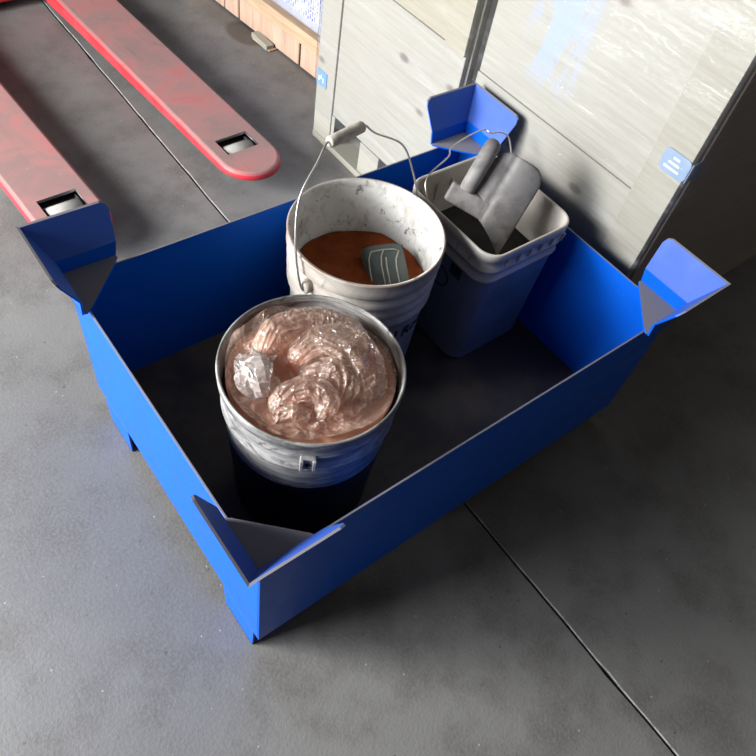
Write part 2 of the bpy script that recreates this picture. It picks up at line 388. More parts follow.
# corner brackets
def bracket(cx, cy, sx, sy):
    zb, e, Lb = H + .004, .013, .092
    zr, zt, fo, Lt = zb + .036, zb + .102, .045, .101
    def P(u, v, z): return (cx + sx * u, cy + sy * v, z)
    # seat plate: corner nipped off (drain gap), inner edge on the diagonal
    pl = [P(-e + .012, -e, zb), P(Lb, -e, zb), P(Lb + .004, -e + .008, zb), P(Lb - .004, .006, zb), P(.006, Lb - .004, zb), P(-e + .008, Lb + .004, zb), P(-e, Lb, zb), P(-e, -e + .012, zb)]
    b = bm_obj('corner_bracket', prism(pl, (0, 0, T), None, .0008), 'blue', tray)
    for k in (0, 1):
        def Q(u, v, z): return P(u, v, z) if k == 0 else P(v, u, z)
        # sheet profile along u; v is the outward direction (negative)
        # sheet profile: riser then flare, far end of the flare rounded off at the top
        rows_out = [(Lb + .002, -e, zb), (Lb + .008, -e, zr), (Lt + .006, -e - .8 * (fo - e), zr + .8 * (zt - zr)), (Lt + .003, -e - .93 * (fo - e), zr + .93 * (zt - zr)), (Lt - .006, -fo, zt)]
        rows_in = [(u1, v + (T if i == 0 else .0042), z - (0 if i in (0,) else .0012)) for i, (u1, v, z) in enumerate(rows_out)]
        vs_, fc = [], []
        for (u1, v, z) in rows_out + rows_in:
            vs_ += [Q(v, v, z), Q(u1, v, z)]
        n = len(rows_out)
        for i in range(n - 1):
            fc += [(2 * i, 2 * i + 1, 2 * i + 3, 2 * i + 2), (2 * n + 2 * i, 2 * n + 2 * i + 2, 2 * n + 2 * i + 3, 2 * n + 2 * i + 1),
                   (2 * i + 1, 2 * n + 2 * i + 1, 2 * n + 2 * i + 3, 2 * i + 3), (2 * i, 2 * i + 2, 2 * n + 2 * i + 2, 2 * n + 2 * i)]
        fc += [(0, 2 * n, 2 * n + 1, 1), (2 * n - 2, 2 * n - 1, 4 * n - 1, 4 * n - 2)]
        bm = bmesh.new(); V = [bm.verts.new(v) for v in vs_]
        for f in fc: bm.faces.new([V[i] for i in f])
        bm_obj('flare', bm, 'blue', b)
    return b
bracket(0, 0, 1, 1); bracket(L, 0, -1, 1); bracket(0, W, 1, -1); bracket(L, W, -1, -1)
ZF = HB + T + .001     # level the buckets stand on

# ================================================================== BUCKETS
def ribbed_bucket(root, R, Hb, profile_extra, body_mat, inner_mat, wall_t=.003, bottom_r=.132):
    out = [(0.001, 0), (bottom_r - .004, 0), (bottom_r, .005)] + profile_extra
    bm, rings = lathe(out); bm.faces.new(rings[0][::-1])
    bm_obj('body', bm, body_mat, root, True)
    inn = [(R - .003, Hb), (R - .007, Hb - .002), (R - .009, Hb - .012), (bottom_r - .002, .012), (.001, .010)]
    bm, rings = lathe(inn); bm.faces.new(rings[-1])
    return bm_obj('inner_wall', bm, inner_mat, root, True)

# --- white bucket with rust powder
WB = thing('white_bucket', 'dirty white ribbed plastic bucket of rust-orange powder with raised wire handle', 'bucket', (.509, .446, ZF))
HBk = .374
def rr(z): return .132 + (.1455 - .132) * z / HBk
ex = [(rr(.22), .22)]
for zc in (.252, .280, .308):
    ex += [(rr(zc) + .0005, zc - .004), (rr(zc) + .0072, zc - .001), (rr(zc) + .0078, zc + .002), (rr(zc) + .0045, zc + .011), (rr(zc) + .001, zc + .019)]
ex += [(rr(.33) + .002, .333), (.1515, .337), (.1530, .341), (.1525, .352), (.1515, .366), (.1530, .369), (.1535, .372), (.1525, HBk), (.1500, HBk)]
ribbed_bucket(WB, .153, HBk, ex, 'white', 'inner')
# bail lugs, wire and grip
az = math.radians(-171.5); A = Vector((math.cos(az), math.sin(az), 0))
zl = .314
for s in (1, -1):
    bm = tube([A * s * .143 + Vector((0, 0, zl)), A * s * .158 + Vector((0, 0, zl)), A * s * .1605 + Vector((0, 0, zl))], [.014, .013, .009], 20)
    bm_obj('handle_lug', bm, 'white', WB, True)
HC = Vector((-.012, .082, .534))       # grip centre, leaning towards the far wall
g0, g1 = HC + A * .042, HC - A * .042
e0 = A * .163 + Vector((0, 0, zl)); e1 = -A * .163 + Vector((0, 0, zl))
lean = Vector((0, .09, .22)).normalized()
path = smooth_path([e0 + Vector((.012, 0, -.003)), e0, e0 + lean * .04 + A * .002, e0 + lean * .10 - A * .006, e0 + lean * .165 - A * .030, g0 + A * .03 - lean * .022, g0 + A * .006, g0 - A * .01], 8)
p2 = smooth_path([g1 + A * .01, g1 - A * .006, g1 - A * .03 - lean * .022, e1 + lean * .165 + A * .030, e1 + lean * .10 + A * .006, e1 + lean * .04 - A * .002, e1, e1 + Vector((-.012, 0, -.003))], 8)
bm_obj('wire_bail', tube(path + p2, .0021, 8), 'wire', WB, True)
bm_obj('grip', tube([g0, g0 - A * .003, g0 - A * .02, HC, g1 + A * .02, g1 + A * .003, g1], [.0085, .0105, .0108, .0110, .0108, .0105, .0085], 20), 'grip', WB, True)
# lettering on the bucket wall
def wrapped_text(txt, size, ang0, z0, parent, slant=0.):
    cu = bpy.data.curves.new('t', 'FONT'); cu.body = txt; cu.size = size; cu.offset = .0014; cu.resolution_u = 3
    to = bpy.data.objects.new('t', cu); COL.objects.link(to)
    bpy.context.view_layer.update()
    me = bpy.data.meshes.new_from_object(to.evaluated_get(bpy.context.evaluated_depsgraph_get()))
    bpy.data.objects.remove(to)
    bm = bmesh.new(); bm.from_mesh(me); bmesh.ops.triangulate(bm, faces=bm.faces[:])
    for v in bm.verts:
        z = z0 + v.co.y; a = ang0 + (v.co.x + slant * v.co.y) / rr(z); r = rr(z) + .0008
        v.co = Vector((r * math.cos(a), r * math.sin(a), z))
    me2 = bpy.data.meshes.new('lettering'); bm.to_mesh(me2); bm.free()
    return link('lettering', me2, 'ink', parent)
wrapped_text('l Roc', .042, math.radians(-95), .190, WB, .05)
# powder surface
def mound(name, R, z0, amp, mat, parent, seed=0, n=64):
    vs_, fc = [(0, 0, z0 + amp * .8)], []
    rings = 26
    for i in range(1, rings + 1):
        r = R * i / rings
        for k in range(n):
            a = 2 * math.pi * k / n; x, y = r * math.cos(a), r * math.sin(a)
            h = amp * (mnoise.noise((x * 14 + seed, y * 14, seed)) + .4 * mnoise.noise((x * 45, y * 45, seed)) + .8 * (1 - (r / R) ** 2))
            vs_.append((x, y, z0 + h))
    for k in range(n): fc.append((0, 1 + k, 1 + (k + 1) % n))
    for i in range(rings - 1):
        for k in range(n):
            a = 1 + i * n + k; b = 1 + i * n + (k + 1) % n; fc.append((a, a + n, b + n, b))
    return mesh_obj(name, vs_, fc, mat, parent, True)
pw = mound('rust_powder', .1372, .247, .007, 'powder', None, 3)
pw.location = (.509, .446, ZF); tag(pw, 'rust-orange powder filling the lower half of the white round bucket', 'powder')

# --- small grey-green scoop stuck in the powder
SS = thing('small_scoop', 'small grey-green ribbed plastic scoop stuck in the rust-orange powder', 'scoop', (.555, .440, ZF + .252))
def curved_plate(name, wid, dep, thick, mat, parent, crown=.012, nx=14, ny=10, taper=.0):
    """plate in local xy, crowned upward"""
    vs_, fc = [], []
    for s in (0, 1):
        for j in range(ny + 1):
            for i in range(nx + 1):
                u, v = i / nx * 2 - 1, j / ny * 2 - 1
                vs_.append((u * wid / 2 * (1 - taper * (v + 1) / 2), v * dep / 2, crown * (1 - u ** 4) - .25 * crown * v * v - s * thick))
    N = (nx + 1) * (ny + 1)
    for j in range(ny):
        for i in range(nx):
            a = j * (nx + 1) + i; q = (a, a + 1, a + nx + 2, a + nx + 1); fc += [q, tuple(N + x for x in q[::-1])]
    rim = [i for i in range(nx + 1)] + [j * (nx + 1) + nx for j in range(1, ny + 1)] + [ny * (nx + 1) + i for i in range(nx - 1, -1, -1)] + [j * (nx + 1) for j in range(ny - 1, 0, -1)]
    for a, b in zip(rim, rim[1:] + rim[:1]): fc.append((a, a + N, b + N, b))
    return mesh_obj(name, vs_, fc, mat, parent, False)
MS = Matrix.Rotation(math.radians(-24), 4, 'Z') @ Matrix.Rotation(math.radians(18), 4, 'X') @ Matrix.Rotation(math.radians(-8), 4, 'Y')
SS.matrix_world = Matrix.Translation((.560, .425, ZF + .258)) @ MS
curved_plate('bowl', .088, .105, .003, 'greenscoop', SS, .014)
def ridge(pts): bm_obj('rib', tube(pts, .0016, 6), 'ridge', SS, True)
def cz(u, v): return .014 * (1 - u ** 4) - .0035 * v * v
def rp(lst): return [(u * .044, v * .0525, cz(u, v) + .0008) for u, v in lst]
ridge(rp([(-.78, -.95), (-.78, .0), (-.74, .45), (-.58, .74), (.0, .76), (.5, .74), (.72, .66)]))
ridge(rp([(-.22, -.95), (-.22, .1), (-.14, .5), (.0, .72)]))
ridge(rp([(.02, -.95), (.02, .05), (.06, .4)]))
ridge(rp([(.46, -.95), (.46, .0), (.52, .3), (.72, .66)]))
for s in (-1, 1):
    mesh_obj('side_cheek', [(s * .044, -.0525, .0), (s * .044, .0525, .0), (s * .042, .045, -.03), (s * .042, -.0525, -.034), (s * .0415, -.0525, .0), (s * .0415, .0525, .0), (s * .0395, .045, -.03), (s * .0395, -.0525, -.034)],
             [(0, 1, 2, 3), (7, 6, 5, 4), (0, 4, 5, 1), (1, 5, 6, 2), (2, 6, 7, 3), (3, 7, 4, 0)], 'greenscoop', SS)
bm_obj('handle', tube([(0, -.05, -.004), (0, -.075, -.008), (0, -.105, -.012)], [.010, .009, .010], 12), 'greenscoop', SS, True)

# --- black bucket, dust-caked rim
BB = thing('black_bucket', 'black plastic bucket with grey dust-caked rim holding a plastic bag', 'bucket', (.238, .229, ZF))
bx = [(.1405, .285), (.1405, .292)]
bm, rings = lathe([(.001, 0), (.126, 0), (.130, .005), (.1405, .285), (.1405, .30)]); bm.faces.new(rings[0][::-1])
bm_obj('body', bm, 'black', BB, True)
bm, _ = lathe([(.1405, .284), (.1475, .286), (.1490, .290), (.1485, .297), (.1440, .301), (.1440, .318), (.1465, .321), (.1465, .326), (.1445, .329), (.1455, .345), (.1500, .349), (.1525, .353), (.1525, .368), (.1535, .371), (.1530, .3735), (.1505, .375), (.1485, .373), (.1470, .362), (.1430, .30), (.1420, .22)])
bm_obj('collar', bm, 'collar', BB, True)
bm, rings = lathe([(.1420, .222), (.128, .012), (.001, .010)]); bm.faces.new(rings[-1]); bm_obj('inner_wall', bm, 'black', BB, True)
la = math.atan2(.108 - .229, .152 - .238)
for k, a in enumerate((la, la + math.pi)):
    M = Matrix.Rotation(a, 4, 'Z')
    bm = bmesh.new(); add_box(bm, (.143, -.013, .298), (.1515, .013, .330), .002); bm_obj('handle_lug', bm, 'collar', BB).matrix_local = M
    bm = bmesh.new(); add_box(bm, (.1515, -.013, .300), (.1560, -.007, .328), .001); add_box(bm, (.1515, .007, .300), (.1560, .013, .328), .001)
    bm_obj('lug_ear', bm, 'collar', BB).matrix_local = M
    bm_obj('lug_hole', tube([M @ Vector((.151, .0, .313)), M @ Vector((.1523, .0, .313))], .0045, 14), 'ink', BB, True)

# --- plastic bag crumpled in the black bucket
BG = thing('plastic_bag', 'crumpled clear plastic bag of pale orange powder stuffed in the black bucket', 'bag', (.238, .229, ZF))
def zbag(x, y):   # powder inside the bag: lumpy mound, lower along the far side
    r2 = (x * x + y * y) / .14 ** 2
    lump = .022 * np.exp(-(((x - .035) ** 2 + (y + .005) ** 2) / .055 ** 2)) + .012 * np.exp(-(((x + .02) ** 2 + (y - .085) ** 2) / .05 ** 2)) + .010 * np.exp(-(((x + .03) ** 2 + (y + .07) ** 2) / .035 ** 2))
    return .357 + lump - .012 * r2 - .055 * (x * .75 + y * .65) + .004 * np.sin(x * 60 + 1) * np.sin(y * 55)
nR, nA = 30, 72
vs_ = [(0, 0, float(zbag(0, 0)) - .004)]; fc = []
for i in range(1, nR + 1):
    for k in range(nA):
        a = 2 * math.pi * k / nA; r = .1395 * i / nR; x, y = r * math.cos(a), r * math.sin(a)
        vs_.append((x, y, float(zbag(x, y)) - .004 + .003 * mnoise.noise((x * 40, y * 40, 2))))
for k in range(nA): fc.append((0, 1 + k, 1 + (k + 1) % nA))
for i in range(nR - 1):
    for k in range(nA):
        a = 1 + i * nA + k; b = 1 + i * nA + (k + 1) % nA; fc.append((a, a + nA, b + nA, b))
mesh_obj('powder_fill', vs_, fc, 'bagpowder', BG, True)
def ridged(x, y, z, f=14.):
    wx = .9 * mnoise.noise((x * 9, y * 9, z + 4)); wy = .9 * mnoise.noise((x * 9 + 7, y * 9, z))
    a = 1 - abs(mnoise.noise((x * f + wx, y * f * .55 + wy, z)))
    b = 1 - abs(mnoise.noise((x * f * .6 + wy, y * f * 1.3 + wx, z + 9)))
    c = 1 - abs(mnoise.noise((x * f * 2.3 + wy, y * f * 2.3 + wx, z + 3)))
    return max(0, 1 - abs(1 - a) * 4) * .55 + max(0, 1 - abs(1 - b) * 4) * .5 + max(0, 1 - abs(1 - c) * 3) * .2
# base film: covers the whole fill, clings up the bucket wall in places
nR, nA = 80, 150; RB = .1392
vs_, fc = [(0, 0, float(zbag(0, 0)) + .004)], []
for i in range(1, nR + 1):
    for k in range(nA):
        a = 2 * math.pi * k / nA; t = i / nR; r = RB * t; x, y = r * math.cos(a), r * math.sin(a)
        lift = max(0, t - .80) / .20
        up = .016 * lift ** 2 * (.35 + max(0, mnoise.noise((math.cos(a) * 1.6, math.sin(a) * 1.6, 5.5))) * 1.6 + .8 * max(0, math.cos(a - 2.2)))
        vs_.append((x, y, float(zbag(x, y)) + .001 + .0125 * ridged(x, y, 1.0) * (1 - .3 * lift) + up))
for k in range(nA): fc.append((0, 1 + k, 1 + (k + 1) % nA))
for i in range(nR - 1):
    for k in range(nA):
        a = 1 + i * nA + k; b = 1 + i * nA + (k + 1) % nA; fc.append((a, a + nA, b + nA, b))
mesh_obj('bag_film', vs_, fc, 'film', BG, True)
# swollen folds of the bag
def lobe(name, pts, radii, seed, mat='film', squash=.75, span=(-35, 215), crease=.20, nu=70, nv=84, steps=22, smooth=True):
    path = smooth_path([Vector((p[0], p[1], float(zbag(p[0], p[1])) + p[2])) for p in pts], steps)
    m = len(path); vs_, fc = [], []
    for i in range(m):
        t = i / (m - 1); tv = (path[min(i + 1, m - 1)] - path[max(i - 1, 0)]).normalized(); side = tv.cross(Vector((0, 0, 1))).normalized(); up = side.cross(tv)
        q = t * (len(radii) - 1); k0 = min(int(q), len(radii) - 2); rad = radii[k0] + (radii[k0 + 1] - radii[k0]) * (q - k0)
        rad *= min(1, (t / .10) ** .5 if t < .10 else 1) * min(1, ((1 - t) / .10) ** .5 if t > .9 else 1)
        for j in range(nv + 1):
            b = math.radians(span[0] + (span[1] - span[0]) * j / nv)
            wb = b + .5 * mnoise.noise((t * 3, b, seed))
            rg = .9 * (1 - abs(mnoise.noise((wb * 2.6, t * 1.4, seed))) * 1.6) + .55 * (1 - abs(mnoise.noise((wb * 1.3 + t * 3, t * 5, seed + 5))) * 1.6) + .22 * (1 - abs(mnoise.noise((b * 6, t * 7, seed + 2))) * 1.6)
            rr_ = rad * (1 + crease * (rg - .9))
            P = path[i] + side * math.cos(b) * rr_ + up * math.sin(b) * rr_ * squash
            rxy = math.hypot(P.x, P.y)
            if rxy > .138: P.x *= .138 / rxy; P.y *= .138 / rxy
            vs_.append(P)
    w_ = nv + 1
    for i in range(m - 1):
        for j in range(nv): fc.append((i * w_ + j, (i + 1) * w_ + j, (i + 1) * w_ + j + 1, i * w_ + j + 1))
    return mesh_obj(name, vs_, fc, mat, BG, smooth)
# camera-side axes inside the bucket: 'right' ~ (.80,-.60), 'back' ~ (.74,.67)
def rb(r, b, z=0.): return (.80 * r + .72 * b, -.60 * r + .69 * b, z)
lobe('bag_fold', [rb(-.085, .010, .004), rb(-.070, .060, .010), rb(-.020, .088, .012), rb(.040, .082, .010), rb(.085, .050, .002)], [.016, .030, .034, .030, .012], 3.1)
lobe('bag_fold', [rb(-.035, .000, .004), rb(.005, .030, .010), rb(.055, .022, .012), rb(.090, -.020, .006), rb(.085, -.062, .000)], [.018, .034, .040, .034, .014], 7.7, crease=.24)
lobe('bag_fold', [rb(-.020, -.020, .000), rb(.030, -.010, .006), rb(.055, -.040, .006), rb(.050, -.075, .000)], [.012, .026, .026, .012], 12.3, crease=.28)
# bunched pale film on the left and the curled open neck at the front
lobe('bag_tuft', [rb(-.105, .012, .000), rb(-.090, -.012, .012), rb(-.075, -.040, .010), rb(-.062, -.066, .000)], [.016, .030, .030, .012], 21.5, 'tuft', .8, crease=.75, nv=13, steps=4, smooth=False)
lobe('bag_tuft', [rb(-.112, -.010, -.002), rb(-.088, -.020, .012), rb(-.062, -.022, .000)], [.012, .026, .014], 25.5, 'tuft', .8, crease=.9, nv=10, steps=4, smooth=False)
lobe('bag_neck', [rb(-.045, -.088, .002), rb(-.020, -.062, .012), rb(.015, -.056, .012), rb(.038, -.075, .006), rb(.030, -.100, .000)], [.014, .020, .019, .018, .010], 31.0, 'film', .9, (-60, 200), .30)
lobe('bag_neck', [rb(-.040, -.100, .002), rb(-.010, -.092, .006), rb(.020, -.098, .002)], [.008, .014, .008], 35.0, 'film', .9, (-20, 200), .6, nv=12, steps=5, smooth=False)

# --- square bucket
SQ = thing('square_bucket', 'grey-white rectangular plastic bucket with thin wire handle and large scoop inside', 'bucket', (.812, .407, ZF))
HS = .352
def rrect(hx, hy, r, n=8):
    out = []
    for (sx, sy, a0) in ((1, 1, 0), (-1, 1, 90), (-1, -1, 180), (1, -1, 270)):
        for k in range(n + 1):
            a = math.radians(a0 + 90 * k / n); out.append((sx * (hx - r) + r * math.cos(a), sy * (hy - r) + r * math.sin(a)))
    return out
def loft(sections, close_first=True, close_last=False):
    bm = bmesh.new(); rings = [[bm.verts.new((x, y, z)) for x, y in rrect(hx, hy, r)] for hx, hy, r, z in sections]
    n = len(rings[0])
    for a, b in zip(rings, rings[1:]):
        for i in range(n): bm.faces.new((a[i], a[(i + 1) % n], b[(i + 1) % n], b[i]))
    if close_first: bm.faces.new(rings[0][::-1])
    if close_last: bm.faces.new(rings[-1])
    return bm
def sh(z): t = z / HS; return (.110 + .010 * t, .118 + .012 * t)
sec = []
for z, off, r in ((0, -.006, .030), (.006, 0, .034), (.27, 0, .036), (.272, .004, .038), (.277, .0045, .038), (.280, .001, .038), (.300, .001, .038), (.302, .0050, .040), (.307, .0055, .040), (.310, .002, .040), (.330, .0025, .040), (.332, .0065, .042), (.349, .0060, .042), (HS, .0045, .040), (HS + .001, .0015, .038), (HS - .002, -.001, .036)):
    a, b = sh(z); sec.append((a + off, b + off, r, z))
bm_obj('body', loft(sec), 'square', SQ, True)
secI = [(sh(HS)[0] - .001, sh(HS)[1] - .001, .036, HS - .002), (sh(.30)[0] - .003, sh(.30)[1] - .003, .035, .30), (sh(.01)[0] - .003, sh(.01)[1] - .003, .032, .010)]
bm_obj('inner_wall', loft(secI, False, True), 'square', SQ, True)
for k in range(6):     # rim gussets on the front face
    x = -.070 + k * .033
    prism_pts = [(x, -sh(.33)[1] - .001, .331), (x, -sh(.33)[1] - .0085, .331), (x, -sh(.305)[1] - .0065, .309), (x, -sh(.305)[1] - .001, .306)]
    bm_obj('gusset', prism(prism_pts, (.004, 0, 0), None, .0005), 'square', SQ)
for k in range(5):
    y = -.080 + k * .038
    xx = -sh(.33)[0]
    bm_obj('gusset', prism([(xx - .001, y, .331), (xx - .008, y, .331), (xx - .0055, y, .309), (xx - .001, y, .306)], (0, .004, 0), None, .0005), 'square', SQ)
# inside pockets on the far inner wall
yy = sh(.3)[1] - .004
for k in range(4): box('pocket_rib', (-.085 + k * .045, yy - .002, .278), (-.085 + k * .045 + .003, yy + .001, .325), 'square', SQ, .0005)
# printed label on the left face
def onleft(y, z, off=.0012): return (-(sh(z)[0]) - off, y, z)
mesh_obj('printed_label', [onleft(-.070, .235), onleft(-.036, .235), onleft(-.036, .266), onleft(-.070, .266)], [(0, 1, 2, 3)], 'labelbrown', SQ)
ringv = []
for k in range(41):
    a = 2 * math.pi * k / 40; ringv.append(onleft(-.012 + .026 * math.cos(a), .205 + .026 * math.sin(a), .0006))
bm_obj('printed_ring', tube(ringv, .0016, 6, False), 'ink', SQ, True)
# contents
vs_ = []
ct = loft([(sh(.24)[0] - .004, sh(.24)[1] - .004, .034, .236), (.09, .10, .03, .243), (.03, .03, .01, .240)], False, True)
bm_obj('residue', ct, 'greymix', SQ, True)
# wire handle, kinked, standing towards the far side
off = Vector((.812, .407, ZF))
WP = [(.694, .470, .425), (.700, .484, .432), (.714, .513, .465), (.780, .528, .485), (.798, .542, .493), (.850, .549, .501), (.896, .548, .505), (.904, .534, .503), (.928, .527, .502), (.944, .515, .492), (.945, .495, .465), (.943, .470, .430)]
bm_obj('wire_bail', tube(smooth_path([Vector(p) - off for p in WP], 6), .0018, 8), 'wire', SQ, True)
for x, y in ((-.128, .052), (.128, .062)):
    bm_obj('handle_lug', tube([(x * .94, y, .335), (x * 1.03, y, .335)], .009, 16), 'square', SQ, True)

# --- large grey scoop in the square bucket
GS = thing('large_scoop', 'dusty grey plastic hand scoop with round handle resting in the rectangular bucket', 'scoop')
O = Vector((.751, .444, .470)); U = Vector((.58116, .14028, .80160)); Vd = Vector((.54458, -.79901, -.25499)); Wd = Vector((-.60472, -.58473, .54075))
GS.matrix_world = Matrix(((U.x, Vd.x, Wd.x, O.x), (U.y, Vd.y, Wd.y, O.y), (U.z, Vd.z, Wd.z, O.z), (0, 0, 0, 1)))
box('back_wall', (-.034, -.024, -.024), (.008, .096, .0035), 'scoop', GS, .006, 3)
box('back_lip', (-.034, -.020, -.030), (-.030, .070, -.004), 'scoop', GS, .0012, 2)
bm_obj('handle', tube([(.004, .008, -.002), (.03, .008, .002), (.07, .008, .004), (.104, .008, .004), (.112, .008, .004), (.117, .008, .004)], [.0165, .0172, .0172, .0168, .0135, .006], 24), 'scoop', GS, True)
vs_, fc = [], []; nu, nv = 30, 26
for sd in (0, 1):
    for j in range(nv + 1):
        t = j / nv; v = .024 + .112 * t
        wv = -.012 + .020 * math.sin(math.pi * (.10 + .80 * t)) - .004 * math.exp(-((t - .34) / .06) ** 2) - sd * .003
        u0 = -.026 - .056 * max(0, t) ** 1.7
        u1 = .112 - .030 * abs(2 * t - 1) ** 5
        for i in range(nu + 1): vs_.append((u0 + (u1 - u0) * i / nu, v, wv))
N = (nu + 1) * (nv + 1)
for j in range(nv):
    for i in range(nu):
        a = j * (nu + 1) + i; q = (a, a + 1, a + nu + 2, a + nu + 1); fc += [q, tuple(N + x for x in q[::-1])]
rim = list(range(nu + 1)) + [j * (nu + 1) + nu for j in range(1, nv + 1)] + [nv * (nu + 1) + i for i in range(nu - 1, -1, -1)] + [j * (nu + 1) for j in range(nv - 1, 0, -1)]
for a, b in zip(rim, rim[1:] + rim[:1]): fc.append((a, a + N, b + N, b))
mesh_obj('trough', vs_, fc, 'scoop', GS, True)
ck = [(.080, -.006), (-.080, -.006), (-.070, -.030), (-.030, -.050), (.060, -.050)]
bm_obj('side_cheek', prism([(u, .1325, w_) for u, w_ in ck], (0, .003, 0), None, .0005), 'scoop', GS)

# ================================================================== WRAPPED CRATES
def crate(label, x0, y0, y1, depth, ztop, kind):
    c = thing('plywood_crate', label, 'crate', (x0, (y0 + y1) / 2, 0), 0, 'wrapped plywood crates')
    oy = (y0 + y1) / 2
    def B(n, xa, xb, ya, yb, za, zb, mat, par=c, bev=.0008):
        bm = bmesh.new(); add_box(bm, (xa - x0, ya - oy, za), (xb - x0, yb - oy, zb), bev)
        return bm_obj(n, bm, mat, par)
    z0 = .12; e = .012; tk = .004
    x1 = x0 + depth
    # skid: blocks and bottom boards
    if kind == 1:
        B('bottom_board', x0 - .002, x0 + .10, y0, y1, .0, .020, 'cleat'); B('bottom_board', x1 - .10, x1, y0, y1, .0, .020, 'cleat')
        for xa in (x0 + .004, x1 - .10):
            for ya, yb in ((y0, y0 + .09), ((y0 + y1) / 2 - .045, (y0 + y1) / 2 + .045), (y1 - .10, y1)): B('skid_block', xa, xa + .09, ya, yb, .020, .118, 'ply')
    else:
        for ya, yb in ((y0 + .01, y0 + .09), (y1 - .09, y1 - .01)): B('skid_runner', x0 + .01, x1 - .01, ya, yb, 0, .118, 'plydark')
    # faces towards the tray
    if kind == 1:
        B('lower_board', x0 + .006, x0 + .02, y0, y1 - .085, z0, .55, 'ply'); B('upper_panel', x0 + .010, x0 + .02, y0, y1 - .085, .5505, ztop, 'plyyel')
        B('corner_post', x0, x0 + .035, y1 - .085, y1, .0205, ztop, 'ply')
        B('cleat', x0 - .002, x0 + .0098, y0, y0 + .07, .5505, ztop, 'plyyel')
    else:
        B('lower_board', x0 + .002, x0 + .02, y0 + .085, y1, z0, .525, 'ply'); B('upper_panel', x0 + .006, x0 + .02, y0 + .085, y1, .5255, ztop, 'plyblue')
        B('cleat', x0 - .003, x0 + .02, y0, y0 + .085, z0, ztop, 'cleat')
    ed = 'ply' if kind == 1 else 'plydark'
    B('end_panel', x0 + .0205, x1 - .02, y0 + .004, y0 + .02, z0, ztop, ed); B('end_panel', x0 + .036, x1 - .02, y1 - .02, y1 - .004, z0, ztop, 'ply')
    B('end_cleat', x0 + .0205, x0 + .11, y0 - .006, y0 + .0035, z0, ztop, ed); B('end_cleat', x1 - .11, x1 - .02, y0 - .006, y0 + .0035, z0, ztop, ed)
    B('back_panel', x1 - .0195, x1, y0, y1, z0, ztop, 'ply'); B('lid', x0 - .003, x1 + .003, y0 - .003, y1 + .003, ztop + .0005, ztop + .02, 'ply')
    B('base_panel', x0 + .021, x1 - .021, y0 + .021, y1 - .021, z0, z0 + .018, 'ply')
    # stretch wrap: lightly wrinkled skin round the four sides
    wv, wf = [], []; f_ = .0055
    loop = []
    for (ax, ay, bx_, by, n) in ((x0 - f_, y1 + f_, x0 - f_, y0 - f_ - .003, 60), (x0 - f_, y0 - f_ - .003, x1 + f_, y0 - f_ - .003, 40), (x1 + f_, y0 - f_ - .003, x1 + f_, y1 + f_, 20), (x1 + f_, y1 + f_, x0 - f_, y1 + f_, 30)):
        for k in range(n): loop.append((ax + (bx_ - ax) * k / n, ay + (by - ay) * k / n, (ay - by, bx_ - ax)))
    nzr = 70
    for i in range(nzr + 1):
        z = .10 + (ztop - .10) * i / nzr + 0
        for (x, y, nrm) in loop:
            zz = z + (.012 * mnoise.noise((x * 4, y * 4, 5)) if i == 0 else 0)
            ln = math.hypot(*nrm); d = .0014 * mnoise.noise((x * 6, y * 9, z * 26 + y * 9)) + .0006 * mnoise.noise((x * 22, y * 22, z * 40))
            wv.append((x + d * nrm[0] / ln - x0, y + d * nrm[1] / ln - oy, zz))
    m = len(loop)
    for i in range(nzr):
        for k in range(m): wf.append((i * m + k, i * m + (k + 1) % m, (i + 1) * m + (k + 1) % m, (i + 1) * m + k))
    mesh_obj('stretch_wrap', wv, wf, 'wrap', c, True)
    return c, B
c1, B1 = crate('stretch-wrapped pale plywood crate with small blue label on its corner post beside pallet', .985, .733, 1.285, .9, 1.02, 1)
c2, B2 = crate('stretch-wrapped plywood crate with painted-in blue reflections and steel corner clip behind the tray corner', 1.014, .147, .709, 1.25, 1.05, 2)
# crate 1: blue label at the post
lb = B1('corner_label', .9825, .9845, 1.235, 1.284, .185, .232, 'bluelabel', c1, .0005)
for k in range(3):
    p = B1('label_mark', .9815, .9824, 1.248 + .010 * k, 1.253 + .010 * k, .198 + .008 * (k % 2), .212 + .006 * (k % 2), 'paper', lb, 0)
# crate 2: rounded steel clip folded round the corner
X2, Y2 = 1.014, (.147 + .709) / 2
pts = [(1.0105 - X2, .174 + yy_ - Y2, .629 + zz_) for (yy_, zz_) in rrect(.031, .023, .010, 5)]
cl = bm_obj('corner_clip', prism(pts, (-.0022, 0, 0), None, .0006), 'clip', c2)
B2('clip_flange', 1.0083, 1.048, .1395, .1418, .608, .650, 'clip', cl, .0008)
for k in range(3): B2('clip_highlight', 1.0076, 1.0082, .160 + .004 * k, .194 - .006 * k, .616 + .011 * k, .6195 + .011 * k, 'paper', cl, 0)  # white strips stand in for bright highlights on the clip

